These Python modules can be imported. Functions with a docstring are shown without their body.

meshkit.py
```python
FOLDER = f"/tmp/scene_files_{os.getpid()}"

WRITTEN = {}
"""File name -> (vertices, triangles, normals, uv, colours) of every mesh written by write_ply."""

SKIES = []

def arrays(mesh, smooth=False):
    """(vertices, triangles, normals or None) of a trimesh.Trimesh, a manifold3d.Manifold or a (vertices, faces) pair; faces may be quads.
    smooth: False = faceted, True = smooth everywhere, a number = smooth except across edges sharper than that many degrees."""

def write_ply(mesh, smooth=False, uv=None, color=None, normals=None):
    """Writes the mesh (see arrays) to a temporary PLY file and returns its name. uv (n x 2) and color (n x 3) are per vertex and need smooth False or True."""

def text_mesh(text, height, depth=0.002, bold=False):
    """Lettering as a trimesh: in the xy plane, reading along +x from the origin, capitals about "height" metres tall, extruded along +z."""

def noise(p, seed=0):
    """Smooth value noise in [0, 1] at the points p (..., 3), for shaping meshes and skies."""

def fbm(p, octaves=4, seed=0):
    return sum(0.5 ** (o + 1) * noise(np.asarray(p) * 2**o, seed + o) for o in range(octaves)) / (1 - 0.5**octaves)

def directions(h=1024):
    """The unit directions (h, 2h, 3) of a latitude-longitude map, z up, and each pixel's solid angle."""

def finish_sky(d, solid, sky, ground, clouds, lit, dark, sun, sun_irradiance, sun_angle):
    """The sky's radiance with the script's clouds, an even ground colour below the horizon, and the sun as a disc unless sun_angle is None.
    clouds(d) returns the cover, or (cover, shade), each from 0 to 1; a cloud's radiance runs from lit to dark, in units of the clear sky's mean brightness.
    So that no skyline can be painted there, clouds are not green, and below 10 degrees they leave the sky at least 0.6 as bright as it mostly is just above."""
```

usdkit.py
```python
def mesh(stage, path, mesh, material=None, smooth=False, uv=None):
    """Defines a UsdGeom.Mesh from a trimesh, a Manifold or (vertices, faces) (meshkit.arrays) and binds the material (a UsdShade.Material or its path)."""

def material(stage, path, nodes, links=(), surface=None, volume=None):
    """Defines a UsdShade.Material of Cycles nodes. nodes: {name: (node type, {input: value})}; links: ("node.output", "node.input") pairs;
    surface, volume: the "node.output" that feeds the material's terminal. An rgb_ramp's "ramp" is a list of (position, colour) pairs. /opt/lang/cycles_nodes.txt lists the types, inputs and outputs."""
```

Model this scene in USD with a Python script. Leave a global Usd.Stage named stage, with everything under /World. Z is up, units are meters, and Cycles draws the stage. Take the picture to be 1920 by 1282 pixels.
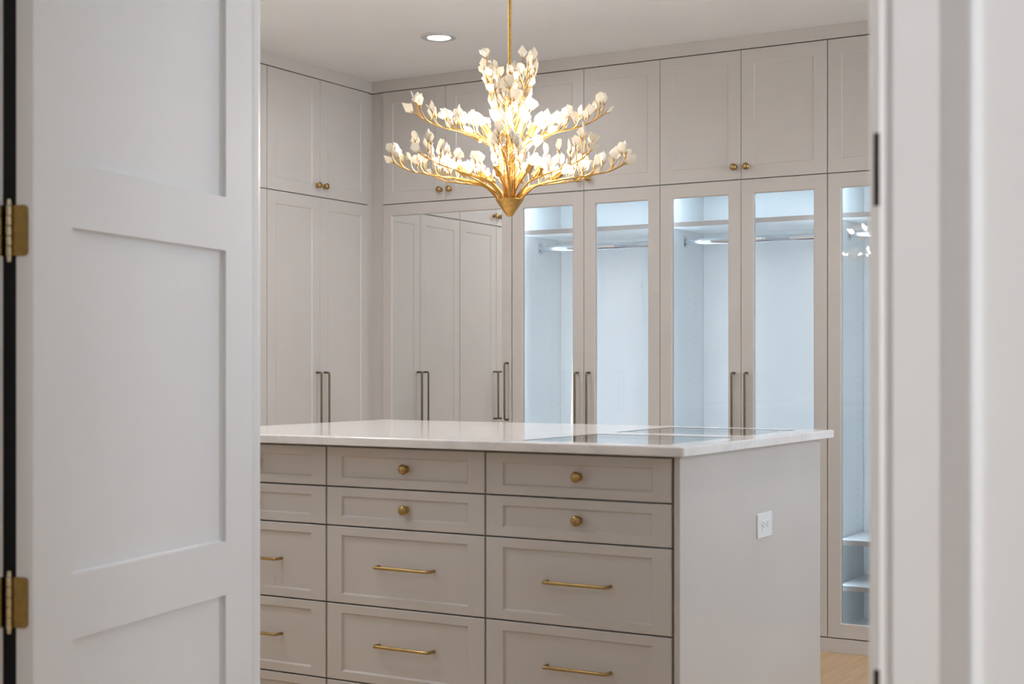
import math, random
import numpy as np, trimesh, manifold3d, usdkit
from pxr import Usd, UsdGeom, UsdLux, UsdShade, Gf, Sdf

stage = Usd.Stage.CreateInMemory()
UsdGeom.SetStageUpAxis(stage, 'Z')
UsdGeom.SetStageMetersPerUnit(stage, 1.0)
UsdGeom.Xform.Define(stage, '/World')
UsdGeom.Scope.Define(stage, '/World/Looks')
PI = math.pi

# ---------------------------------------------------------------- camera, sky, large lights, exposure
EYE = 1.236            # camera height; world origin is under the camera, +Y is straight at the back wall
YAW = 0.5357           # camera turned left of +Y
FPX = 2703.8           # focal length in pixels of a 1920 wide frame
cam = UsdGeom.Camera.Define(stage, '/World/camera')
cam.AddTranslateOp().Set(Gf.Vec3d(0, 0, EYE))
cam.AddRotateZOp().Set(math.degrees(YAW))
cam.AddRotateXOp().Set(90.0)
cam.CreateHorizontalApertureAttr(36.0)
cam.CreateVerticalApertureAttr(36.0 * 1282 / 1920)
cam.CreateFocalLengthAttr(FPX / 1920 * 36.0)
cam.CreateHorizontalApertureOffsetAttr(0.0)
cam.CreateVerticalApertureOffsetAttr((689.9 - 641.0) / 1920 * 36.0)
cam.CreateFStopAttr(4.0)
cam.CreateFocusDistanceAttr(5.4)
cam.CreateClippingRangeAttr(Gf.Vec2f(0.05, 100.0))
cam.CreateExposureAttr(1.41)

usdkit.material(stage, '/World/Looks/sky', {'b': ('background_shader', {'color': (0.80, 0.90, 1.0), 'strength': 0.35})}, [], surface='b.background')
dome = UsdLux.DomeLight.Define(stage, '/World/sky_light')
dome.CreateColorAttr(Gf.Vec3f(0.80, 0.90, 1.0))
dome.CreateIntensityAttr(0.35)


def rect_light(name, loc, rot, w, h, color, power):
    l = UsdLux.RectLight.Define(stage, '/World/' + name)
    l.AddTranslateOp().Set(Gf.Vec3d(*loc))
    l.AddRotateXYZOp().Set(Gf.Vec3f(*rot))
    l.CreateWidthAttr(w); l.CreateHeightAttr(h)
    l.CreateColorAttr(Gf.Vec3f(*color)); l.CreateIntensityAttr(power)
    return l


# daylight standing in the closet's window (right wall) and in the hall's window (behind the camera, left)
rect_light('window_daylight', (2.10, 4.60, 1.75), (0, 90, 0), 1.45, 2.30, (0.84, 0.91, 1.0), 2.3)
rect_light('hall_window_daylight', (-2.93, 0.0, 1.5), (0, -90, 0), 1.5, 1.8, (0.925, 0.955, 1.0), 4.6)

DOWNLIGHT = 60.0       # radiance of the recessed lamps
BULB = 96.0            # radiance of the chandelier bulbs
LED = 7.2             # radiance of the wardrobe light strips

# ---------------------------------------------------------------- measures of the room
D = 6.104              # back wall: plane of the door faces
L = 4.474              # left wall: plane of the door faces is x = -L
CEIL = 2.729
Z_TOP, Z_MID, Z_BOT = 2.666, 2.084, 0.063
WALL_Y0, WALL_Y1 = 1.86, 1.98        # the wall with the doorway
RIGHT_X = 2.00
HALL_X0, HALL_X1, HALL_Y0 = -2.85, 2.1, -2.6

# ---------------------------------------------------------------- materials


def mat(name, nodes, links, surface):
    usdkit.material(stage, '/World/Looks/' + name, nodes, links, surface=surface)
    return '/World/Looks/' + name


def paint(name, col, rough=0.4, spec=0.5, amount=0.03, bump=0.0):
    """A sprayed paint with very slight, broad tone variation."""
    lo = tuple(c * (1 - amount) for c in col); hi = tuple(c * (1 + amount) for c in col)
    n = {'g': ('geometry', {}), 'n': ('noise_texture', {'scale': 2.2, 'detail': 3.0}),
         'r': ('rgb_ramp', {'ramp': [(0.3, lo), (0.7, hi)]}),
         'p': ('principled_bsdf', {'roughness': rough, 'specular_ior_level': spec})}
    l = [('g.position', 'n.vector'), ('n.fac', 'r.fac'), ('r.color', 'p.base_color')]
    if bump:
        n['m'] = ('noise_texture', {'scale': 260.0, 'detail': 2.0}); n['b'] = ('bump', {'strength': bump, 'distance': 0.001})
        l += [('g.position', 'm.vector'), ('m.fac', 'b.height'), ('b.normal', 'p.normal')]
    return mat(name, n, l, 'p.BSDF')


def metal(name, col, rough, amount=0.12, scale=60.0):
    lo = tuple(c * (1 - amount) for c in col); hi = tuple(c * (1 + amount) for c in col)
    return mat(name, {'g': ('geometry', {}), 'n': ('noise_texture', {'scale': scale, 'detail': 3.0}),
                      'r': ('rgb_ramp', {'ramp': [(0.3, lo), (0.7, hi)]}),
                      'p': ('principled_bsdf', {'metallic': 1.0, 'roughness': rough})},
               [('g.position', 'n.vector'), ('n.fac', 'r.fac'), ('r.color', 'p.base_color')], 'p.BSDF')


def glow(name, col, strength):
    return mat(name, {'e': ('emission', {'color': col, 'strength': strength})}, [], 'e.emission')


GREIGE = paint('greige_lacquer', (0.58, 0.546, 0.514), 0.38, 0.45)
SIDE = paint('greige_lacquer_panel', (0.58, 0.546, 0.514), 0.32, 0.45)
CARCASS = paint('white_melamine', (0.80, 0.82, 0.81), 0.42, 0.4, 0.015)
WHITE = paint('white_trim_paint', (0.745, 0.74, 0.74), 0.36, 0.4, 0.012)
DOOR_WHITE = paint('white_door_paint', (0.735, 0.733, 0.733), 0.6, 0.25, 0.012)
WALL = paint('wall_paint', (0.72, 0.71, 0.69), 0.75, 0.3, 0.02, 0.08)
CEILING = paint('ceiling_paint', (0.86, 0.87, 0.88), 0.85, 0.2, 0.02, 0.05)
PLASTIC = paint('white_plastic', (0.78, 0.79, 0.79), 0.3, 0.5, 0.01)
RING = paint('satin_grey_ring', (0.60, 0.60, 0.60), 0.35, 0.4, 0.01)
DARK = paint('dark_slot', (0.02, 0.02, 0.02), 0.6, 0.3, 0.0)
GAP_SHADE = paint('gap_shade_black', (0.012, 0.012, 0.012), 0.7, 0.2, 0.05)  # near-black standing in for the shade behind the open door
FELT = paint('grey_felt', (0.50, 0.505, 0.51), 0.9, 0.1, 0.08, 0.3)
BRASS = metal('antique_brass', (0.44, 0.30, 0.12), 0.28)
GLINT_BRASS = metal('glint_brass', (0.66, 0.58, 0.40), 0.14)  # hinge brass made paler, with the highlight put into its colour
SHADED_BRASS = metal('shaded_brass', (0.06, 0.045, 0.03), 0.35)  # hinge brass made darker, with shade put into its colour
HINGE_BRASS = metal('polished_brass', (0.34, 0.215, 0.07), 0.13)
BRONZE = metal('aged_brass_bar', (0.20, 0.165, 0.11), 0.38)
GOLD = metal('gold_leaf', (0.57, 0.33, 0.095), 0.38, 0.15, 90.0)
CHROME = metal('chrome', (0.70, 0.73, 0.76), 0.07, 0.02)
STEEL_EDGE = metal('dark_steel_edge', (0.10, 0.10, 0.105), 0.25, 0.05)
MIRROR = mat('mirror_silver', {'p': ('principled_bsdf', {'base_color': (0.90, 0.905, 0.90), 'metallic': 1.0, 'roughness': 0.0})}, [], 'p.BSDF')
PANE = mat('clear_glass', {'f': ('fresnel', {'ior': 1.45}), 't': ('transparent_bsdf', {'color': (0.985, 0.987, 0.99)}),
                           'g': ('glossy_bsdf', {'color': (1, 1, 1), 'roughness': 0.0}), 'm': ('mix_closure', {})},
           [('f.fac', 'm.fac'), ('t.BSDF', 'm.closure1'), ('g.BSDF', 'm.closure2')], 'm.closure')
GLASS = mat('solid_glass', {'p': ('principled_bsdf', {'base_color': (0.97, 0.99, 0.98), 'transmission_weight': 1.0, 'roughness': 0.0, 'ior': 1.52})}, [], 'p.BSDF')
MARBLE = mat('white_marble', {
    'g': ('geometry', {}), 'n': ('noise_texture', {'scale': 2.4, 'detail': 6.0, 'distortion': 1.6}),
    'r': ('rgb_ramp', {'ramp': [(0.0, (0.80, 0.77, 0.75)), (0.44, (0.80, 0.77, 0.75)), (0.49, (0.73, 0.70, 0.68)), (0.53, (0.80, 0.77, 0.75)), (1.0, (0.82, 0.80, 0.78))]}),
    'n2': ('noise_texture', {'scale': 14.0, 'detail': 4.0}), 'r2': ('rgb_ramp', {'ramp': [(0.3, (0.93, 0.93, 0.93)), (0.65, (1, 1, 1))]}),
    'x': ('mix_color', {'blend_type': 'multiply', 'fac': 1.0}),
    'p': ('principled_bsdf', {'roughness': 0.10, 'specular_ior_level': 0.35})},
    [('g.position', 'n.vector'), ('n.fac', 'r.fac'), ('g.position', 'n2.vector'), ('n2.fac', 'r2.fac'), ('r.color', 'x.a'), ('r2.color', 'x.b'), ('x.result', 'p.base_color')], 'p.BSDF')
OAK = mat('oak_floor', {
    'g': ('geometry', {}), 'm': ('mapping', {'scale': (14.0, 1.2, 1.0)}), 'n': ('noise_texture', {'scale': 3.0, 'detail': 6.0}),
    'r': ('rgb_ramp', {'ramp': [(0.25, (0.52, 0.34, 0.185)), (0.75, (0.66, 0.46, 0.275))]}),
    'p': ('principled_bsdf', {'roughness': 0.4, 'specular_ior_level': 0.35})},
    [('g.position', 'm.vector'), ('m.vector', 'n.vector'), ('n.fac', 'r.fac'), ('r.color', 'p.base_color')], 'p.BSDF')
PETAL = mat('frosted_petal', {
    'd': ('diffuse_bsdf', {'color': (0.93, 0.89, 0.80)}), 't': ('translucent_bsdf', {'color': (0.96, 0.91, 0.80)}),
    'm': ('mix_closure', {'fac': 0.6}), 'f': ('fresnel', {'ior': 1.4}), 'g': ('glossy_bsdf', {'color': (1, 1, 1), 'roughness': 0.25}), 'm2': ('mix_closure', {})},
    [('d.BSDF', 'm.closure1'), ('t.BSDF', 'm.closure2'), ('f.fac', 'm2.fac'), ('m.closure', 'm2.closure1'), ('g.BSDF', 'm2.closure2')], 'm2.closure')
LAMP = glow('downlight_lens', (0.95, 0.965, 1.0), DOWNLIGHT)
BULB_M = glow('warm_bulb', (1.0, 0.925, 0.85), BULB)
SLIVER_GLOW = glow('sliver_glow', (0.92, 0.97, 1.0), 0.45)
LED_M = glow('cool_led_strip', (0.66, 0.815, 1.0), LED)

# ---------------------------------------------------------------- helpers
taken = {}


def numbered(path):
    n = taken.get(path, 0)
    taken[path] = n + 1
    return path if n == 0 else f'{path}_{n:03d}'


def tag(prim, label=None, category=None, group=None, kind=None):
    for k, v in (('label', label), ('category', category), ('group', group), ('kind', kind)):
        if v:
            prim.SetCustomDataByKey(k, v)
    return prim


def thing(name, label, category, loc=(0, 0, 0), rz=0.0, group=None, kind=None):
    p = numbered('/World/' + name)
    x = UsdGeom.Xform.Define(stage, p)
    x.AddTranslateOp().Set(Gf.Vec3d(*map(float, loc)))
    if rz:
        x.AddRotateZOp().Set(float(rz))
    tag(x.GetPrim(), label, category, group, kind)
    return p


def part(name, mesh, m, parent, smooth=False, label=None, kind=None):
    p = numbered(parent + '/' + name)
    pr = usdkit.mesh(stage, p, mesh, m, smooth=smooth).GetPrim()
    tag(pr, label=label, kind=kind)
    return p


def group_part(name, parent, label=None):
    p = numbered(parent + '/' + name)
    x = UsdGeom.Xform.Define(stage, p)
    tag(x.GetPrim(), label=label)
    return p


def struct(name, mesh, m, label=None, smooth=False):
    p = numbered('/World/' + name)
    tag(usdkit.mesh(stage, p, mesh, m, smooth=smooth).GetPrim(), label=label, kind='structure')
    return p


def dup(src, name, label, loc, rz=0.0, group=None):
    """A copy of a thing with all its parts, under the next number."""
    was = stage.GetPrimAtPath(src).GetCustomData()
    p = thing(name, label, was['category'], loc, rz, group or was.get('group'))
    pr = stage.GetPrimAtPath(p)
    pr.GetReferences().AddInternalReference(src)
    pr.SetInstanceable(True)
    return p


def cat(*ms):
    return trimesh.util.concatenate([m for m in ms])


def box(x0, x1, y0, y1, z0, z1, ch=0.0):
    if ch <= 0:
        b = trimesh.creation.box(extents=(x1 - x0, y1 - y0, z1 - z0))
        b.apply_translation(((x0 + x1) / 2, (y0 + y1) / 2, (z0 + z1) / 2))
        return b
    pts = []
    for sx in (0, 1):
        for sy in (0, 1):
            for sz in (0, 1):
                X, Y, Z = (x0, x1)[sx], (y0, y1)[sy], (z0, z1)[sz]
                dx, dy, dz = (ch, -ch)[sx], (ch, -ch)[sy], (ch, -ch)[sz]
                pts += [(X, Y + dy, Z + dz), (X + dx, Y, Z + dz), (X + dx, Y + dy, Z)]
    return trimesh.convex.convex_hull(np.array(pts))


def rect_loop(x0, x1, z0, z1, y, r=0.0, n=4):
    """Rectangle (counter-clockwise seen from -y) with rounded corners at depth y."""
    r = max(r, 1e-5)
    out = []
    for cx, cz, a0 in ((x1 - r, z1 - r, 0), (x0 + r, z1 - r, 90), (x0 + r, z0 + r, 180), (x1 - r, z0 + r, 270)):
        for k in range(n + 1):
            a = math.radians(a0 + 90.0 * k / n)
            out.append((cx + r * math.cos(a), y, cz + r * math.sin(a)))
    return np.array(out)


def loft(loops, caps=True, closed=False):
    n = len(loops[0]); v = np.vstack(loops); f = []
    pairs = [(i, i + 1) for i in range(len(loops) - 1)] + ([(len(loops) - 1, 0)] if closed else [])
    for a, b in pairs:
        for k in range(n):
            k2 = (k + 1) % n
            p, q, r, s = a * n + k, a * n + k2, b * n + k2, b * n + k
            f += [(p, q, r), (p, r, s)]
    if caps and not closed:
        for li, rev in ((0, True), (len(loops) - 1, False)):
            c = len(v); v = np.vstack([v, loops[li].mean(0)])
            for k in range(n):
                a, b = li * n + k, li * n + (k + 1) % n
                f.append((c, b, a) if rev else (c, a, b))
    m = trimesh.Trimesh(v, np.array(f), process=False)
    if m.volume < 0:
        m.invert()
    return m


def shaker(w, h, t=0.021, fx=0.06, fz=0.06, depth=0.006, bev=0.005, ch=0.0015, back=0.0):
    """A panelled front w wide and h high: frame, sloped inner edge, flat sunk field. Face at y = 0, body behind (+y)."""
    R = lambda i, j, y: rect_loop(i, w - i, j, h - j, y, n=1)
    return loft([R(0, 0, t), R(0, 0, ch), R(ch, ch, 0), R(fx, fz, 0), R(fx + bev, fz + bev, depth)])


def open_frame(w, h, t=0.021, fx=0.0565, fz=0.06, bev=0.004, ch=0.0015, r=0.007):
    """A door frame with an opening of slightly rounded corners."""
    n = 4
    R = lambda i, j, y, r=0.0: rect_loop(i, w - i, j, h - j, y, r, n)
    return loft([R(0, 0, t), R(0, 0, ch), R(ch, ch, 0), R(fx, fz, 0, r), R(fx + bev, fz + bev, bev, r), R(fx + bev, fz + bev, t, r)], caps=False, closed=True)


def moved(m, dx=0, dy=0, dz=0):
    m = m.copy(); m.apply_translation((dx, dy, dz)); return m


def revolve(profile, n=24):
    """Lathe of (radius, height) pairs around z."""
    return trimesh.creation.revolve(np.array(profile, float), sections=n)


def spin(m, ang, axis):
    m = m.copy(); m.apply_transform(trimesh.transformations.rotation_matrix(ang, axis)); return m


def tube(pts, rad, sides=8):
    p = np.asarray(pts, float); n = len(p)
    rad = np.broadcast_to(np.asarray(rad, float), (n,))
    t = np.gradient(p, axis=0); t /= np.linalg.norm(t, axis=1, keepdims=True) + 1e-12
    a = np.cross(t[0], (0, 0, 1.0) if abs(t[0][2]) < 0.9 else (1.0, 0, 0)); a /= np.linalg.norm(a)
    loops = []
    ang = np.arange(sides) * 2 * PI / sides
    for i in range(n):
        a = a - t[i] * np.dot(a, t[i]); a /= np.linalg.norm(a) + 1e-12
        b = np.cross(t[i], a)
        loops.append(p[i] + rad[i] * (np.cos(ang)[:, None] * a + np.sin(ang)[:, None] * b))
    return loft(loops)


def curve(pts, n):
    """Catmull-Rom through the points."""
    p = np.asarray(pts, float); p = np.vstack([2 * p[0] - p[1], p, 2 * p[-1] - p[-2]])
    out = []
    seg = len(p) - 3
    for s in np.linspace(0, seg - 1e-6, n):
        i = int(s); u = s - i
        a, b, c, d = p[i], p[i + 1], p[i + 2], p[i + 3]
        out.append(0.5 * ((2 * b) + (-a + c) * u + (2 * a - 5 * b + 4 * c - d) * u * u + (-a + 3 * b - 3 * c + d) * u ** 3))
    return np.array(out)


def prism(outline, z0, z1):
    """A vertical extrusion of an (x, y) outline."""
    from shapely.geometry import Polygon
    m = trimesh.creation.extrude_polygon(Polygon(outline), z1 - z0, engine='earcut')
    m.apply_translation((0, 0, z0)); return m


def knob_mesh():
    """Round mushroom knob; points towards -y."""
    r = 0.0158
    prof = [(0.0, 0.0), (0.0115, 0.0), (0.0118, 0.002), (0.0105, 0.0035), (0.0085, 0.006), (0.0085, 0.011), (0.0118, 0.0135)]
    for k in range(9):
        a = -0.55 + (PI / 2 + 0.55) * k / 8
        prof.append((r * math.cos(a), 0.0205 + 0.0105 * math.sin(a)))
    prof[-1] = (0.0, prof[-1][1])
    return spin(revolve(prof, 24), PI / 2, (1, 0, 0))


def pull_mesh(length, stand=0.034, r=0.0045):
    """Bar pull along x with rounded elbows; stands off towards -y."""
    h = length / 2; e = 0.007
    pts = [(-h, 0, 0), (-h, -stand + e, 0), (-h + 0.3 * e, -stand + 0.3 * e, 0), (-h + e, -stand, 0),
           (h - e, -stand, 0), (h - 0.3 * e, -stand + 0.3 * e, 0), (h, -stand + e, 0), (h, 0, 0)]
    return tube(pts, r, 10)


KNOB = knob_mesh()
PULL = pull_mesh(0.197, 0.031, 0.0048)
SMALL_KNOB = KNOB.copy(); SMALL_KNOB.apply_scale(0.97)
LONG_PULL = spin(pull_mesh(0.278, 0.033, 0.0052), PI / 2, (0, 1, 0))

# ---------------------------------------------------------------- the room: floor, ceiling, walls
XL = -L - 0.50
YB = D + 0.50
struct('floor', box(XL - 0.1, HALL_X1 + 0.1, HALL_Y0 - 0.1, YB + 0.1, -0.10, 0.0), OAK, 'light oak floor beyond the island')
struct('ceiling', box(XL - 0.1, HALL_X1 + 0.1, HALL_Y0 - 0.1, YB + 0.1, CEIL, CEIL + 0.1), CEILING, 'flat pale grey ceiling')
struct('wall_left', box(XL - 0.1, XL, WALL_Y1, YB, 0, CEIL), WALL)
struct('wall_back', box(XL - 0.1, RIGHT_X + 0.1, YB, YB + 0.1, 0, CEIL), WALL)
OPEN_X0, OPEN_X1, OPEN_Z = -2.392, -0.519, 2.47
wall_front = cat(box(XL - 0.1, OPEN_X0, WALL_Y0, WALL_Y1, 0, CEIL), box(OPEN_X1, HALL_X1, WALL_Y0, WALL_Y1, 0, CEIL), box(OPEN_X0, OPEN_X1, WALL_Y0, WALL_Y1, OPEN_Z, CEIL))
struct('wall_front', wall_front, WALL, 'wall with the double doorway')
# right wall of the closet, with the window that lights it
WY0, WY1, WZ0, WZ1 = 3.40, 5.80, 1.00, 2.50
struct('wall_right', cat(box(RIGHT_X, RIGHT_X + 0.1, WALL_Y1, WY0, 0, CEIL), box(RIGHT_X, RIGHT_X + 0.1, WY1, YB, 0, CEIL),
                         box(RIGHT_X, RIGHT_X + 0.1, WY0, WY1, 0, WZ0), box(RIGHT_X, RIGHT_X + 0.1, WY0, WY1, WZ1, CEIL)), WALL)
w1 = thing('window_1', 'white framed window in the right wall of the closet', None, (RIGHT_X, WY0, WZ0), kind='structure')
wy, wz = WY1 - WY0, WZ1 - WZ0
part('frame', cat(box(-0.01, 0.06, 0, 0.05, 0, wz), box(-0.01, 0.06, wy - 0.05, wy, 0, wz), box(-0.01, 0.06, 0.05, wy - 0.05, 0, 0.05), box(-0.01, 0.06, 0.05, wy - 0.05, wz - 0.05, wz), box(0.0, 0.05, wy / 2 - 0.02, wy / 2 + 0.02, 0.05, wz - 0.05)), WHITE, w1)
part('pane', box(0.024, 0.028, 0.05, wy - 0.05, 0.05, wz - 0.05), PANE, w1)
# hall around the camera
HW = (-0.95, 0.95, 0.70, 2.30)
struct('wall_hall_left', cat(box(HALL_X0 - 0.1, HALL_X0, HALL_Y0, HW[0], 0, CEIL), box(HALL_X0 - 0.1, HALL_X0, HW[1], WALL_Y0, 0, CEIL),
                             box(HALL_X0 - 0.1, HALL_X0, HW[0], HW[1], 0, HW[2]), box(HALL_X0 - 0.1, HALL_X0, HW[0], HW[1], HW[3], CEIL)), WALL)
w2 = thing('window_2', 'white framed window in the hall', None, (HALL_X0 - 0.06, HW[0], HW[2]), kind='structure')
wy, wz = HW[1] - HW[0], HW[3] - HW[2]
part('frame', cat(box(0, 0.07, 0, 0.05, 0, wz), box(0, 0.07, wy - 0.05, wy, 0, wz), box(0, 0.07, 0.05, wy - 0.05, 0, 0.05), box(0, 0.07, 0.05, wy - 0.05, wz - 0.05, wz), box(0.01, 0.06, wy / 2 - 0.02, wy / 2 + 0.02, 0.05, wz - 0.05)), WHITE, w2)
part('pane', box(0.034, 0.038, 0.05, wy - 0.05, 0.05, wz - 0.05), PANE, w2)
struct('wall_hall_right', box(HALL_X1, HALL_X1 + 0.1, HALL_Y0, WALL_Y0, 0, CEIL), WALL)
struct('wall_hall_back', box(HALL_X0, HALL_X1, HALL_Y0 - 0.1, HALL_Y0, 0, CEIL), WALL)

# fascia under the ceiling, corner posts, base boards
CH = 0.001
struct('trim_1', box(-L - 0.05, RIGHT_X, D - 0.002, D + 0.02, Z_TOP + 0.004, CEIL, CH), GREIGE, 'flat fascia board between the back cabinets and the ceiling')
struct('trim_2', box(-L - 0.02, -L + 0.002, WALL_Y1, D - 0.0025, Z_TOP + 0.004, CEIL, CH), GREIGE, 'flat fascia board between the left cabinets and the ceiling')
struct('trim_3', cat(box(-L - 0.03, -L - 0.009, 6.074, D + 0.03, 0.0, Z_TOP), box(-L - 0.009, -4.408, D + 0.009, D + 0.03, 0.0, Z_TOP)), GREIGE, 'recessed filler strips in the corner between the two cabinet walls')
struct('baseboard_back', box(-4.405, RIGHT_X, D + 0.001, D + 0.02, 0, Z_BOT - 0.002, CH), GREIGE, 'plain base board under the back cabinets')
struct('baseboard_left', box(-L - 0.02, -L - 0.001, WALL_Y1, 6.07, 0, Z_BOT - 0.002, CH), GREIGE, 'plain base board under the left cabinets')

# ---------------------------------------------------------------- doorway: casings, jambs, the two door leaves
JX0, JX1 = -2.370, -0.541        # faces of the jambs


def casing(sign, x_in):
    """Profiled casing on the hall face; x runs away from the opening (sign +1 to the right)."""
    prof = [(0.0, 0.0)]
    for k in range(9):                                     # rounded bead along the opening
        a = PI - PI * k / 8
        prof.append((0.0075 + 0.0075 * math.cos(a), 0.019 + 0.007 * math.sin(a)))
    prof += [(0.0155, 0.021), (0.0170, 0.021), (0.018, 0.024), (0.077, 0.024), (0.080, 0.022), (0.086, 0.015), (0.096, 0.006), (0.104, 0.002),
             (0.110, 0.002), (0.113, 0.006), (0.118, 0.018), (0.124, 0.027), (0.131, 0.033), (0.140, 0.035), (0.190, 0.035), (0.192, 0.033), (0.192, 0.0)]
    return prism([(x_in + sign * px, WALL_Y0 - py) for px, py in prof], 0.0, OPEN_Z + 0.05)


fr = thing('trim_4', 'white profiled door casing with bead and back band on the right of the doorway', None, kind='structure')
part('casing', casing(1, JX1), WHITE, fr, smooth=25)
part('jamb', box(JX1, OPEN_X1 + 0.0, WALL_Y0 + 0.001, WALL_Y1, 0, OPEN_Z, 0.001), WHITE, fr)
fl = thing('trim_5', 'white door jamb at the far left of the doorway', None, kind='structure')
part('casing', casing(-1, JX0), WHITE, fl, smooth=25)
part('jamb', box(OPEN_X0, JX0, WALL_Y0 + 0.001, WALL_Y1, 0, OPEN_Z, 0.001), WHITE, fl)
part('gap_shade_strip', box(-2.400, -2.350, WALL_Y1 + 0.012, WALL_Y1 + 0.040, 0, OPEN_Z, 0.003), GAP_SHADE, fl, label='black strip standing in for the shade in the gap beside the open door')  # strip added to fill the gap with the darkness of its shade
part('head_casing', box(JX0, JX1, WALL_Y0 - 0.018, WALL_Y0, OPEN_Z - 0.02, OPEN_Z + 0.12, 0.002), WHITE, fl)

DW, DT, DH = 0.89, 0.042, 2.44


def door_leaf(x_from_hinge, panel_rows, stile):
    """Local frame: x along the width from the hinge edge, y = thickness (0 = visible face, -y towards the viewer), z up."""
    n = 1
    rects = [(stile, DW - stile, a, b) for a, b in panel_rows]
    ms = [box(0, DW, 0.017, DT, 0.008, DH, 0.0015)]
    # stiles and rails as one proud layer with sloped openings
    xs = [0.0, stile, DW - stile, DW]
    ms += [box(0, stile, 0.0, 0.020, 0.008, DH, 0.0012), box(DW - stile, DW, 0.0, 0.020, 0.008, DH, 0.0012)]
    zs = [0.008] + [v for r in panel_rows for v in r] + [DH]
    for i in range(0, len(zs), 2):
        ms.append(box(stile - 0.002, DW - stile + 0.002, 0.0, 0.020, zs[i], zs[i + 1], 0.0002))
    # small sloped sticking around each panel
    for x0, x1, z0, z1 in rects:
        b = 0.004
        ms.append(loft([rect_loop(x0 - 0.001, x1 + 0.001, z0 - 0.001, z1 + 0.001, 0.0172, n=n), rect_loop(x0 - 0.001, x1 + 0.001, z0 - 0.001, z1 + 0.001, 0.011, n=n),
                        rect_loop(x0 + b, x1 - b, z0 + b, z1 - b, 0.016, n=n), rect_loop(x0 + b, x1 - b, z0 + b, z1 - b, 0.0172, n=n)], caps=False, closed=True))
    return cat(*ms)


def hinge_parts(parent, zc, flip=False, lx=0.0):
    """A butt hinge on the hinge edge (local x = 0) of a leaf: one plate on the door's edge, one on the jamb, a knuckled barrel."""
    h = 0.051
    from shapely.geometry import Polygon, box as sbox
    r = 0.009
    plate = sbox(0.006, -h, 0.0345, h).union(sbox(0.0, -h, 0.012, h)).buffer(-r).buffer(r, quad_segs=5)
    plate = plate.union(sbox(0.0, -h, 0.012, h))
    m = trimesh.creation.extrude_polygon(plate, 0.0025, engine='earcut')     # (y, z) outline, thickness along x
    v = m.vertices.copy()
    m.vertices = np.column_stack([-0.0030 + v[:, 2], DT - v[:, 0] + 0.004, zc + v[:, 1]]); m.invert() if m.volume < 0 else None
    part('hinge_leaf', m, HINGE_BRASS, parent, label='brass hinge plate on the door edge')
    ms = []
    for k in range(5):
        z0 = zc - h + k * (2 * h / 5)
        prof = [(0.0, 0.0), (0.0052, 0.0), (0.0062, 0.0016), (0.0062, 2 * h / 5 - 0.0024), (0.0048, 2 * h / 5 - 0.0006), (0.0, 2 * h / 5 - 0.0004)]
        ms.append(moved(revolve(prof, 16), -0.006, DT + 0.011, z0))
    for s in (1, -1):
        prof = [(0.0, 0.0), (0.0048, 0.0), (0.0052, 0.003), (0.0042, 0.007), (0.0046, 0.009), (0.0036, 0.0125), (0.0, 0.014)]
        k = revolve(prof, 14)
        if s < 0:
            k = spin(k, PI, (1, 0, 0))
        ms.append(moved(k, -0.006, DT + 0.011, zc + s * h))
    part('hinge_barrel', cat(*ms), GLINT_BRASS, parent, smooth=35, label='brass hinge barrel with five knuckles')


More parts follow.
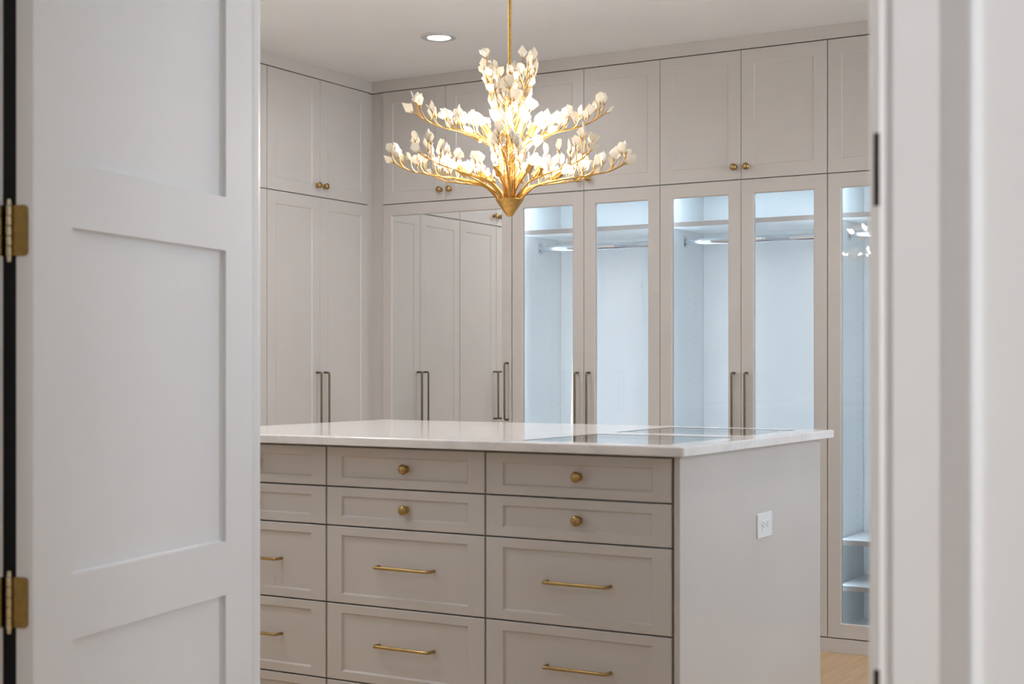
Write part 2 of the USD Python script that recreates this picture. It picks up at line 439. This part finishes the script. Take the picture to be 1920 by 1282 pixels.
HINGES = (2.262, 1.513, 0.764, 0.20)
DIR = math.degrees(math.atan2(0.9786, -0.206))              # direction of the open left leaf
d1 = thing('door_1', 'white three-panel door leaf standing open on the left, hung on brass hinges', None, (-2.304, 1.9987, 0.0), DIR, kind='structure')
leaf = door_leaf(0, [(0.22, 0.668), (0.802, 1.530), (1.664, 2.30)], 0.131)
part('panelled_leaf', leaf, DOOR_WHITE, d1)
ast = [(DW - 0.004, 0.012), (DW, 0.004)]
part('astragal', prism([(DW + 0.0005, 0.020), (DW + 0.0005, 0.004), (DW + 0.006, 0.001), (DW + 0.012, 0.004), (DW + 0.014, 0.002), (DW + 0.030, -0.002), (DW + 0.042, -0.001), (DW + 0.050, 0.006), (DW + 0.051, 0.020)], 0.01, DH), WHITE, d1, smooth=40)
for z in HINGES:
    hinge_parts(d1, z)
# jamb side of the left hinges
for z in HINGES:
    part('hinge_plate', box(JX0 - 0.0005, JX0 + 0.002, WALL_Y1 - 0.030, WALL_Y1 + 0.004, z - 0.051, z + 0.051, 0.0008), GLINT_BRASS, fl, label='brass hinge plate on the jamb')

d2 = thing('door_2', 'door leaf folded back on the right, greige in place of shade, only its hinge edge showing', None, (-0.601, 1.992, 0.0), 88.5, kind='structure')
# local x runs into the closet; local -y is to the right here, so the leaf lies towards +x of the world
part('leaf', box(0, DW, -DT, 0, 0.008, DH, 0.002), GREIGE, d2)  # greige stands in for shade on the hinge edge
for z in HINGES:
    pl = box(-0.0025, 0.0005, -0.034, -0.007, z - 0.051, z + 0.051, 0.001)
    part('hinge_leaf', pl, SHADED_BRASS, d2, label='brass hinge plate with shade put into its colour, let into the door edge')

# ---------------------------------------------------------------- wardrobes
GAP = 0.004
PT = 0.018             # panel thickness
DEPTH = 0.485          # carcass depth behind the door faces
FT = 0.021             # door thickness


def cabinet_door(parent, x0, x1, z0, z1, knob=None, pull=None, name='panel_door'):
    d = part(name, moved(shaker(x1 - x0, z1 - z0, depth=0.0030, bev=0.0055), x0, 0, z0), GREIGE, parent)
    if knob is not None:
        part('knob', moved(KNOB, knob, 0, 2.140), BRASS, d, smooth=40)
    if pull is not None:
        part('handle', moved(LONG_PULL, pull, 0, 1.075), BRONZE, d, smooth=50)
    return d


def glass_door(parent, x0, x1, pull, hinge=None, tilt=0.0):
    d = part('glass_door', moved(open_frame(x1 - x0, Z_MID - Z_BOT - 0.004), x0, 0, Z_BOT + 0.002), GREIGE, parent)
    pane = box(x0 + 0.058, x1 - 0.058, -0.002, 0.002, Z_BOT + 0.055, Z_MID - 0.055)
    if tilt:
        c = (x0 + x1) / 2
        pane.apply_translation((-c, 0, 0)); pane.apply_transform(trimesh.transformations.rotation_matrix(tilt, (0, 0, 1))); pane.apply_translation((c, 0, 0))
    part('glass_pane', moved(pane, 0, 0.012, 0), PANE, d, label='clear glass pane')
    part('handle', moved(LONG_PULL, pull, 0, 1.075), BRONZE, d, smooth=50)
    return d


def carcass(parent, w, inside, mid=True, body=None):
    """Sides, back, top, floor and the deck between the lower and the upper doors."""
    y0 = FT + 0.001
    m = inside
    for x in (0.001, w - PT - 0.001):
        part('side_panel', box(x, x + PT, y0, DEPTH, Z_BOT, Z_TOP), m, parent)
    part('back_panel', box(PT + 0.002, w - PT - 0.002, DEPTH - 0.02, DEPTH, Z_BOT, Z_TOP), m, parent)
    for z in (Z_BOT, Z_MID - PT / 2, Z_TOP - PT):
        part('deck', box(PT + 0.0015, w - PT - 0.0015, y0, DEPTH - 0.021, z, z + PT), m, parent)


def upper_doors(parent, w, knobs=True):
    c = w / 2
    z0, z1 = Z_MID + GAP / 2, Z_TOP
    cabinet_door(parent, GAP / 2, c - 0.001, z0, z1, knob=c - 0.029)
    cabinet_door(parent, c + 0.001, w - GAP / 2, z0, z1, knob=c + 0.029)


def interior(parent, w, low_shelves=False, pins=True):
    """Top shelf, hanging rail, light strips and rows of shelf-pin holes of a glazed bay."""
    yb = DEPTH - 0.021
    part('shelf', box(PT + 0.010, w - PT - 0.010, 0.060, yb, 1.892, 1.914, 0.0008), CARCASS, parent)
    part('shelf_edge', box(PT + 0.010, w - PT - 0.010, 0.0585, 0.0600, 1.892, 1.914), GREIGE, parent, label='greige front edge of the shelf')
    if low_shelves:
        for z in (0.262, 0.462):
            part('shelf', box(PT + 0.010, w - PT - 0.010, 0.060, yb, z, z + 0.022, 0.0008), CARCASS, parent)
            part('shelf_edge', box(PT + 0.010, w - PT - 0.010, 0.0585, 0.0600, z, z + 0.022), GREIGE, parent, label='greige front edge of the shelf')
    loop = [np.array([(0, 0.0075 * math.cos(a), 0.0155 * math.sin(a)) for a in np.linspace(0, 2 * PI, 20, endpoint=False)]) + np.array((x, 0.243, 1.836)) for x in (PT + 0.004, w - PT - 0.004)]
    part('hanging_rail', loft(loop), CHROME, parent, smooth=50)
    for x, s in ((PT + 0.001, 1), (w - PT - 0.001, -1)):
        part('rail_bracket', box(min(x, x + s * 0.006), max(x, x + s * 0.006), 0.228, 0.258, 1.812, 1.866, 0.002), CHROME, parent)
    for x0, x1 in ((PT + 0.001, PT + 0.009), (w - PT - 0.009, w - PT - 0.001)):
        part('glow_strip', box(x0, x1, 0.062, 0.074, Z_BOT + 0.05, Z_MID - 0.03), LED_M, parent, label='added cool white light strip under the deck')
    part('glow_strip', box(PT + 0.012, w - PT - 0.012, 0.080, 0.098, Z_MID - 0.019, Z_MID - 0.011), LED_M, parent, label='added cool white light strip under the deck')  # added to brighten the top compartment
    pinm = []
    for x, s in ((PT + 0.001, 1), (w - PT - 0.001, -1)):
        for yy in (0.075, 0.372):
            for k in range(48):
                z = 0.30 + 0.032 * k
                if abs(z - 1.903) < 0.02:
                    continue
                c = trimesh.creation.cylinder(radius=0.0026, height=0.001, sections=6)
                pinm.append(moved(spin(c, PI / 2, (0, 1, 0)), x + s * 0.0002, yy, z))
    part('pin_holes', cat(*pinm), FELT, parent, kind='stuff')


W = 0.8005
BAY_X = [-4.406, -3.6245, -2.8260, -2.026, -1.2255, -0.425, 0.3755, 1.176]
# bay A: one mirror door below, two panelled doors above
wA = BAY_X[1] - BAY_X[0]
bA = thing('wardrobe', 'greige wardrobe bay with one tall mirror door, in the corner of the back wall', 'wardrobe', (BAY_X[0], D, 0))
carcass(bA, wA, GREIGE)
upper_doors(bA, wA)
md = part('mirror_door', moved(open_frame(wA - GAP, Z_MID - Z_BOT - 0.004, fx=0.053, fz=0.056, r=0.004), GAP / 2, 0, Z_BOT + 0.002), GREIGE, bA)
part('mirror', box(0.050, wA - 0.050, 0.0075, 0.012, Z_BOT + 0.05, Z_MID - 0.05), MIRROR, md, label='mirror reflecting the left-hand wardrobes')
part('handle', moved(LONG_PULL, wA - 0.022, 0, 1.1215), BRONZE, md, smooth=50)
# bays B and C and the others to the right: two glazed doors below
def glazed_bay(i, label, low=False, tilts=(0.0, 0.0), group=None):
    b = thing('wardrobe', label, 'wardrobe', (BAY_X[i], D, 0), group=group)
    carcass(b, W, CARCASS)
    upper_doors(b, W)
    c = W / 2
    glass_door(b, GAP / 2, c - 0.001, c - 0.031, tilt=tilts[0])
    glass_door(b, c + 0.001, W - GAP / 2, c + 0.031, tilt=tilts[1])
    interior(b, W, low)
    return b


bB = glazed_bay(1, 'lit wardrobe bay with two glass doors, next to the mirror-door bay')
# a thin slanted glowing sliver on the back panel
lean = trimesh.convex.convex_hull(np.array([(x, y, z) for z, x0 in ((0.10, 0.0575), (1.62, 0.1020)) for x in (x0, x0 + 0.014) for y in (DEPTH - 0.026, DEPTH - 0.0205)]))
part('glow_strip', lean, SLIVER_GLOW, bB, label='bright sliver slanting over the back panel')
glazed_bay(2, 'lit glass-door wardrobe bay, second to the right of the mirror-door bay')
bD = glazed_bay(3, 'lit wardrobe bay with low shelves behind glass, cut off by the right door jamb', True)
for k in (4, 5, 6, 7):
    dup(bD, 'wardrobe', 'lit glass-door wardrobe bay hidden behind the right jamb', (BAY_X[k], D, 0), group='wardrobes hidden behind the right jamb')
# left wall: panelled bays
WL = 0.802
bL = thing('wardrobe', 'greige panelled wardrobe bay on the left wall nearest the corner', 'wardrobe', (-L, 6.073 - WL, 0), 90.0)
carcass(bL, WL, GREIGE)
upper_doors(bL, WL)
cl = WL / 2
cabinet_door(bL, GAP / 2, cl - 0.001, Z_BOT + 0.002, Z_MID - GAP / 2, pull=cl - 0.031)
cabinet_door(bL, cl + 0.001, WL - GAP / 2, Z_BOT + 0.002, Z_MID - GAP / 2, pull=cl + 0.031)
dup(bL, 'wardrobe', 'greige panelled wardrobe bay on the left wall, only a sliver showing beside the open door', (-L, 6.073 - 2 * WL, 0), 90.0)
for k in (3, 4):
    dup(bL, 'wardrobe', 'greige panelled wardrobe bay on the left wall hidden behind the open door', (-L, 6.073 - k * WL, 0), 90.0, group='left-wall wardrobes behind the door')

# ---------------------------------------------------------------- island
CT, CB = 1.032, 1.0053
IY0, IY1 = 3.5060, 4.6215      # drawer faces, back of the base
COLS = [(-3.3129, -2.7405, 'left'), (-2.7405, -2.1681, 'middle'), (-2.1681, -1.5840, 'right')]
ROWS = [(0.8756, 0.998, 'knob'), (0.7566, 0.8756, 'knob'), (0.5209, 0.7566, 'pull'), (0.2867, 0.5209, 'pull'), (0.0520, 0.2867, 'pull')]
LAB = {'left': 'greige island drawer column with two big pulls half hidden by the open door',
       'middle': 'middle greige drawer column of the island, two knobs above brass bar pulls',
       'right': 'right greige drawer column of the island, beside the plain end panel'}
for x0, x1, which in COLS:
    w = x1 - x0
    t = thing('drawer_cabinet', LAB[which], 'drawer cabinet', (x0, IY0, 0))
    part('body', box(0.001, w - 0.001, 0.0225, IY1 - IY0, 0.0, CB - 0.001), SIDE, t)
    for z0, z1, kind in ROWS:
        g = 0.0022
        d = part('drawer', moved(shaker(w - 0.0055, z1 - z0 - 2 * g, fx=0.0562, fz=0.0257, depth=0.0065, bev=0.005), 0.0005, 0, z0 + g), GREIGE, t)
        zc = (z0 + z1) / 2
        if kind == 'knob':
            part('knob', moved(SMALL_KNOB, w / 2 + 0.006, 0.006, zc), BRASS, d, smooth=40)
        else:
            part('pull', moved(PULL, w / 2 + 0.006, 0.006, zc + 0.003), BRASS, d, smooth=50)
ep = thing('end_panel', 'plain greige end panel closing the right side of the island', 'panel', (-1.5817, IY0, 0))
part('board', box(0.0, 0.0175, -0.0005, IY1 - IY0 + 0.02, 0.0, CB - 0.004, 0.0012), SIDE, ep)
ep2 = thing('end_panel', 'plain greige end panel on the hidden left side of the island', 'panel', (-3.3323, IY0, 0))
part('board', box(0.0, 0.0175, -0.0005, IY1 - IY0 + 0.02, 0.0, CB - 0.004, 0.0012), SIDE, ep2)

# countertop with two openings for the glass lids
CX0, CX1, CY0, CY1 = -3.3660, -1.5228, 3.4358, 4.6665
INS = [(-2.0574, -1.6074, 3.5172, 3.9825), (-2.0664, -1.6146, 4.1175, 4.5495)]


def manifold(m):
    return manifold3d.Manifold(manifold3d.Mesh(np.asarray(m.vertices, np.float32), np.asarray(m.faces, np.uint32)))


def slab():
    rr = 0.006; n = 4
    loops = []
    def R(i, z):
        l = rect_loop(CX0 + i, CX1 - i, CY0 + i, CY1 - i, 0, 0.012, 5)
        return np.column_stack([l[:, 0], l[:, 2], np.full(len(l), z)])
    seq = [(0.002, CB), (0.0, CB + 0.002)] + [(rr * (1 - math.cos(a)), CT - rr + rr * math.sin(a)) for a in np.linspace(0, PI / 2, n + 1)]
    m = loft([R(i, z) for i, z in seq])
    m.merge_vertices()
    s = manifold(m)
    for x0, x1, y0, y1 in INS:
        s = s - manifold(box(x0, x1, y0, y1, CB - 0.01, CT + 0.01))
    return s


part_ct = numbered('/World/countertop')
tag(usdkit.mesh(stage, part_ct, slab(), MARBLE, smooth=28).GetPrim(), 'polished white marble countertop with rounded edge on the island', 'countertop')
for i, (x0, x1, y0, y1) in enumerate(INS):
    t = thing('glass_lid', ('flush glass display lid in the countertop, nearer the camera', 'flush glass display lid in the countertop, farther back towards the wardrobes')[i], 'glass lid', (x0, y0, CB - 0.06))
    w, h, zt = x1 - x0, y1 - y0, CT - (CB - 0.06)
    e = 0.003
    part('glass_pane', box(e, w - e, e, h - e, zt - 0.008, zt - 0.0005, 0.0006), GLASS, t, label='clear glass pane')
    part('edge_frame', cat(box(0.0003, e, 0.0003, h - 0.0003, zt - 0.02, zt), box(w - e, w - 0.0003, 0.0003, h - 0.0003, zt - 0.02, zt), box(e, w - e, 0.0003, e, zt - 0.02, zt), box(e, w - e, h - e, h - 0.0003, zt - 0.02, zt)), STEEL_EDGE, t)
    part('lining', box(e, w - e, e, h - e, 0.0615, 0.066), FELT, t, label='grey felt lining under the glass')

# power outlet on the end panel
o = thing('power_outlet', 'white power outlet on the end panel of the island', 'outlet', (-1.5642, 4.1175, 0.7644), 90.0)
UsdGeom.Xformable(stage.GetPrimAtPath(o)).AddScaleOp().Set(Gf.Vec3f(0.9, 0.9, 0.9))
# local x runs along +Y of the world, -y points away from the panel
part('plate', loft([rect_loop(-0.0665, 0.0665, -0.0415, 0.0415, 0.0, 0.006), rect_loop(-0.0665, 0.0665, -0.0415, 0.0415, -0.004, 0.006), rect_loop(-0.064, 0.064, -0.039, 0.039, -0.0065, 0.005)]), PLASTIC, o, smooth=30)
ins = part('receptacle', loft([rect_loop(-0.034, 0.034, -0.0170, 0.0170, -0.006, 0.002), rect_loop(-0.034, 0.034, -0.0170, 0.0170, -0.0078, 0.002), rect_loop(-0.033, 0.033, -0.016, 0.016, -0.0085, 0.002)]), PLASTIC, o, label='pair of sockets side by side')
for cx in (-0.0175, 0.0175):
    part('slot', box(cx - 0.005, cx + 0.004, -0.0090, -0.008, 0.0055, 0.0075), DARK, ins)
    part('slot', box(cx - 0.004, cx + 0.003, -0.0090, -0.008, -0.0075, -0.0055), DARK, ins)
    c = trimesh.creation.cylinder(radius=0.0026, height=0.001, sections=12)
    part('ground_hole', moved(spin(c, PI / 2, (1, 0, 0)), cx - 0.0105, -0.0085, 0.0), DARK, ins)
part('screw', moved(spin(trimesh.creation.cylinder(radius=0.003, height=0.001, sections=10), PI / 2, (1, 0, 0)), -0.048, -0.0068, 0), PLASTIC, o)
part('screw', moved(spin(trimesh.creation.cylinder(radius=0.003, height=0.001, sections=10), PI / 2, (1, 0, 0)), 0.048, -0.0068, 0), PLASTIC, o)

# ---------------------------------------------------------------- ceiling: recessed lamps, round speaker


def downlight(label, x, y, group=None):
    t = thing('recessed_light', label, 'ceiling light', (x, y, CEIL), group=group)
    part('trim_ring', revolve([(0.049, -0.001), (0.051, -0.006), (0.055, -0.009), (0.078, -0.0085), (0.084, -0.003), (0.084, 0.0), (0.049, 0.0), (0.049, -0.001)], 40), RING, t, smooth=40)
    part('lens', revolve([(0.0, -0.002), (0.0488, -0.002), (0.0488, -0.0005), (0.0, -0.0005), (0.0, -0.002)], 32), LAMP, t, label='glowing lamp lens')
    return t


dl = downlight('round recessed ceiling light glowing left of the chandelier rod', -3.596, 5.414)
for x, y in [(-3.82, 4.42 - 0.3 * k) for k in range(7)] + [(-2.95, 2.85), (-2.95, 2.35), (-0.85, 4.55), (-0.95, 3.95)]:  # unseen lamps added to brighten the left wall and island
    dup(dl, 'recessed_light', 'added recessed ceiling light brightening the closet outside the picture', (x, y, CEIL), group='added closet ceiling lights outside the frame')
for x, y in ((-1.6, 0.2), (0.6, 0.2)):  # unseen hall lamps, added for their light
    dup(dl, 'recessed_light', 'added recessed ceiling light brightening the hall outside the picture', (x, y, CEIL), group='added hall ceiling lights outside the frame')
sp = thing('ceiling_speaker', 'flush round white ceiling speaker at the top edge of the picture', 'speaker', (-2.405, 5.30, CEIL))
part('rim', revolve([(0.100, -0.0015), (0.102, -0.003), (0.108, -0.003), (0.110, 0.0), (0.100, 0.0), (0.100, -0.0015)], 48), CEILING, sp, smooth=40)
part('grille', revolve([(0.0, -0.0025), (0.0995, -0.0022), (0.0995, -0.0003), (0.0, -0.0003), (0.0, -0.0025)], 40), CEILING, sp)

# ---------------------------------------------------------------- chandelier
rng = random.Random(11)
CSC = 0.90
CHX, CHY, CHZ = -2.681 * CSC, 4.50 * CSC, EYE + (1.787 - EYE) * CSC
CHTOP = (CEIL - CHZ) / CSC
ch = thing('chandelier', 'gold branching chandelier with white frosted petals hanging over the island', 'chandelier', (CHX, CHY, CHZ))
UsdGeom.Xformable(stage.GetPrimAtPath(ch)).AddScaleOp().Set(Gf.Vec3f(CSC, CSC, CSC))
part('suspension_rod', moved(trimesh.creation.cylinder(radius=0.0062, height=CHTOP - 0.08, sections=16), 0, 0, (CHTOP + 0.02) / 2), GOLD, ch, smooth=50)
part('canopy', moved(revolve([(0.0, 0.0), (0.012, 0.0), (0.055, 0.012), (0.065, 0.018), (0.065, 0.0295), (0.0, 0.0295), (0.0, 0.0)], 32), 0, 0, CHTOP - 0.03), GOLD, ch, smooth=40)
part('cup', revolve([(0.0, 0.0), (0.009, 0.0), (0.0115, 0.002), (0.0515, 0.059), (0.0515, 0.062), (0.049, 0.062), (0.045, 0.057), (0.0, 0.054), (0.0, 0.0)], 36), GOLD, ch, smooth=30, label='pointed gold cone at the bottom')
stems = []
for k in range(9):
    a = k * 2 * PI / 9; r = 0.012 + 0.008 * (k % 2)
    stems.append(tube(curve([(r * math.cos(a), r * math.sin(a), 0.055), (r * math.cos(a), r * math.sin(a), 0.17), (0.7 * r * math.cos(a), 0.7 * r * math.sin(a), 0.30)], 6), 0.0042, 7))
part('stem', cat(*stems), GOLD, ch, smooth=50, label='bundle of gold rods in the middle')


def petal_mesh(base, axis, normal, size):
    """A chipped frosted slab: irregular outline growing from 'base' along 'axis'."""
    axis = axis / np.linalg.norm(axis)
    normal = normal - axis * np.dot(normal, axis); normal /= np.linalg.norm(normal)
    side = np.cross(axis, normal)
    u = lambda a, b: rng.uniform(a, b)
    s = size
    kind = rng.random()
    if kind < 0.45:      # broad slab with two corners at the top
        out = [(-0.14, 0.0), (0.14, 0.0), (u(0.40, 0.56), u(0.42, 0.60)), (u(0.24, 0.46), u(0.86, 1.04)), (u(-0.34, -0.10), u(0.92, 1.10)), (u(-0.58, -0.42), u(0.44, 0.70))]
    elif kind < 0.8:     # pointed slab
        out = [(-0.12, 0.0), (0.12, 0.0), (u(0.38, 0.52), u(0.38, 0.58)), (u(0.22, 0.36), u(0.72, 0.84)), (u(-0.12, 0.16), u(1.06, 1.24)), (u(-0.50, -0.36), u(0.46, 0.66))]
    else:                # rounder chip
        out = [(-0.16, 0.0), (0.16, 0.0), (u(0.42, 0.54), u(0.34, 0.48)), (u(0.40, 0.50), u(0.70, 0.84)), (u(0.0, 0.2), u(0.94, 1.06)), (u(-0.36, -0.2), u(0.86, 1.0)), (u(-0.54, -0.44), u(0.48, 0.62))]
    o = np.array(out) * s
    c = o.mean(0)
    bend = u(-0.18, 0.18)
    def ring(k, off):
        q = c + (o - c) * k
        z = off + bend * (q[:, 1] / s) ** 2 * s * 0.5
        return base + q[:, :1] * side + q[:, 1:] * axis + z[:, None] * normal
    return loft([ring(0.90, -0.0024), ring(1.0, -0.0008), ring(1.0, 0.0008), ring(0.90, 0.0024)])


def calyx(base, axis):
    """Small gold claw under a petal."""
    axis = axis / np.linalg.norm(axis)
    a = np.cross(axis, (0.3, 0.5, 0.81)); a /= np.linalg.norm(a); b = np.cross(axis, a)
    ms = [tube([base - axis * 0.005, base + axis * 0.001, base + axis * 0.004], [0.0016, 0.0040, 0.0034], 6)]
    for k in range(3):
        d = math.cos(k * 2 * PI / 3) * a + math.sin(k * 2 * PI / 3) * b
        ms.append(tube([base, base + axis * 0.006 + d * 0.0055, base + axis * 0.013 + d * 0.0075], [0.0018, 0.0016, 0.0006], 4))
    return cat(*ms)


def branch(ang, path, n_twigs, t0, size, lateral, rise, rad=(0.0048, 0.0020), tip_up=0.5):
    """One arm: a curved rod in the radial plane, twigs to both sides and a petal on each twig."""
    er = np.array((math.cos(ang), math.sin(ang), 0.0)); et = np.array((-math.sin(ang), math.cos(ang), 0.0)); ez = np.array((0, 0, 1.0))
    P3 = curve([er * r + ez * h for r, h in path], 26)
    P3 += et * np.linspace(0, 1, 26)[:, None] ** 2 * rng.uniform(-0.012, 0.012)
    ms = [tube(P3, np.linspace(rad[0], rad[1], 26), 8), tube(P3[2:15] + et * 0.006 + ez * 0.004, np.linspace(rad[0], rad[1], 13) * 0.8, 6)]
    petals = []
    for k in range(n_twigs):
        f = t0 + (1 - t0) * (k / (n_twigs - 1)) ** 0.9
        i = f * 25; i0 = min(int(i), 24); p = P3[i0] + (P3[i0 + 1] - P3[i0]) * (i - i0)
        tan = P3[min(i0 + 1, 25)] - P3[max(i0 - 1, 0)]; tan /= np.linalg.norm(tan)
        last = k == n_twigs - 1
        s = (-1) ** k * (0.0 if last else 1.0)
        lat = s * lateral * rng.uniform(0.45, 1.15) * (1.15 - 0.55 * f)
        up = rise * rng.uniform(0.55, 1.15) * (1.0 - 0.15 * f)
        fwd = rng.uniform(0.012, 0.030)
        q1 = p + tan * fwd * 0.8 + et * lat * 0.45 + ez * up * 0.12
        q2 = p + tan * fwd * 1.35 + et * lat * 0.9 + ez * up * 0.55
        q3 = p + tan * fwd * 1.5 + et * lat + ez * up
        if last:
            q1, q2, q3 = p + tan * 0.004, p + tan * 0.008, p + tan * 0.012 + ez * 0.002
        tw = curve([p, q1, q2, q3], 8)
        ms.append(tube(tw, np.linspace(0.0017, 0.0012, 8), 5))
        ax = tw[-1] - tw[-3]; ax /= np.linalg.norm(ax)
        ax = ax * 0.6 + ez * 0.5 + er * rng.uniform(-0.12, 0.30) + et * rng.uniform(-0.25, 0.25)
        if last:
            ax = tan + ez * 0.12 * tip_up
        ax /= np.linalg.norm(ax)
        az = rng.uniform(0, PI)
        nm = et * math.cos(az) + er * math.sin(az) + ez * rng.uniform(-0.25, 0.25)
        ms.append(calyx(q3, ax))
        petals.append(petal_mesh(q3 + ax * 0.003, ax, nm, size * rng.uniform(0.86, 1.12)))
        if k % 2 == 0 and not last:
            nm2 = et * math.cos(az + 1.2) + er * math.sin(az + 1.2) + ez * rng.uniform(-0.2, 0.2)
            ax2 = ax + np.cross(ax, nm) * rng.choice((-0.55, 0.55)); ax2 /= np.linalg.norm(ax2)
            EXTRA.append(petal_mesh(q3 + ax2 * 0.003, ax2, nm2, size * rng.uniform(0.7, 0.95)))
    b = part('branch', cat(*ms), GOLD, ch, smooth=60)
    for m in petals:
        part('petal', m, PETAL, b)


EXTRA = []
BASE = YAW                      # angle of the picture's own horizontal axis
LOW = [(0.034, 0.052), (0.066, 0.088), (0.104, 0.114), (0.190, 0.133), (0.290, 0.149), (0.360, 0.163), (0.408, 0.184)]
MIDP = [(0.016, 0.190), (0.045, 0.245), (0.095, 0.278), (0.160, 0.302), (0.230, 0.318), (0.290, 0.338), (0.338, 0.366)]
TOPP = [(0.010, 0.24), (0.030, 0.32), (0.056, 0.395), (0.076, 0.455), (0.092, 0.512)]
for k in range(8):
    branch(BASE + k * PI / 4 + rng.uniform(-0.05, 0.05), LOW, 17, 0.30, 0.040, 0.048, 0.046)
for k in (0, 52, 128, 180, 270):
    branch(BASE + math.radians(k) + rng.uniform(-0.05, 0.05), MIDP, 15, 0.26, 0.040, 0.048, 0.046)
for k in range(6):
    f = (1.0, 0.93, 1.02)[k % 3]
    branch(BASE + 0.35 + k * PI / 3, [(r, h * f if h > 0.3 else h) for r, h in TOPP], 10, 0.30, 0.038, 0.042, 0.030, (0.0036, 0.0018), 1.0)


def lamp_socket(ang, r, h, tilt):
    """A gold candle cup with a warm bulb."""
    er = np.array((math.cos(ang), math.sin(ang), 0.0)); ax = er * math.sin(tilt) + np.array((0, 0, math.cos(tilt)))
    p = er * r + np.array((0, 0, h))
    prof = [(0.0, 0.0), (0.009, 0.0), (0.0128, 0.004), (0.0128, 0.046), (0.0118, 0.048), (0.0, 0.048), (0.0, 0.0)]
    T = trimesh.geometry.align_vectors((0, 0, 1.0), ax)
    m = revolve(prof, 18); m.apply_transform(T); m.apply_translation(p)
    stalk = tube(curve([er * 0.020 + np.array((0, 0, max(h - 0.09, 0.06))), er * (r * 0.55) + np.array((0, 0, h - 0.035)), p], 8), 0.0035, 6)
    s = part('lamp_socket', cat(m, stalk), GOLD, ch, smooth=40)
    bulb = revolve([(0.0, 0.048), (0.006, 0.048), (0.007, 0.054), (0.0115, 0.064), (0.0125, 0.072), (0.010, 0.083), (0.0055, 0.094), (0.0, 0.100)], 16)
    bulb.apply_transform(T); bulb.apply_translation(p)
    part('bulb', bulb, BULB_M, s, smooth=60, label='glowing candle bulb')


for k in range(8):
    lamp_socket(BASE + (k + 0.5) * PI / 4, 0.095 if k % 2 else 0.165, 0.135 if k % 2 else 0.142, 0.65 if k % 2 else 1.0)
for k in range(6):
    lamp_socket(BASE + 0.5 + k * PI / 3, 0.080 if k % 2 else 0.120, 0.285, 0.6 if k % 2 else 0.95)
# thin rods that fill the heart of the chandelier, some tipped with petals
for k in range(16):
    a = BASE + k * PI / 8 + rng.uniform(-0.15, 0.15)
    er = np.array((math.cos(a), math.sin(a), 0.0)); ez = np.array((0, 0, 1.0)); et = np.array((-er[1], er[0], 0.0))
    r1, h1 = rng.uniform(0.055, 0.12), rng.uniform(0.20, 0.27) if k % 2 else rng.uniform(0.33, 0.41)
    h0 = 0.08 if k % 2 else 0.22
    w = curve([er * 0.018 + ez * h0, er * r1 * 0.55 + ez * (h0 + (h1 - h0) * 0.5), er * r1 * 0.85 + ez * h1], 8)
    ax = ez + er * 0.3 + et * rng.uniform(-0.3, 0.3); ax /= np.linalg.norm(ax)
    b = part('twig', cat(tube(w, np.linspace(0.0028, 0.0015, 8), 6), calyx(w[-1], ax)), GOLD, ch, smooth=60)
    EXTRA.append(petal_mesh(w[-1] + ax * 0.003, ax, et * math.cos(k) + er * math.sin(k), 0.042))
part('small_petals', cat(*EXTRA), PETAL, ch, kind='stuff')
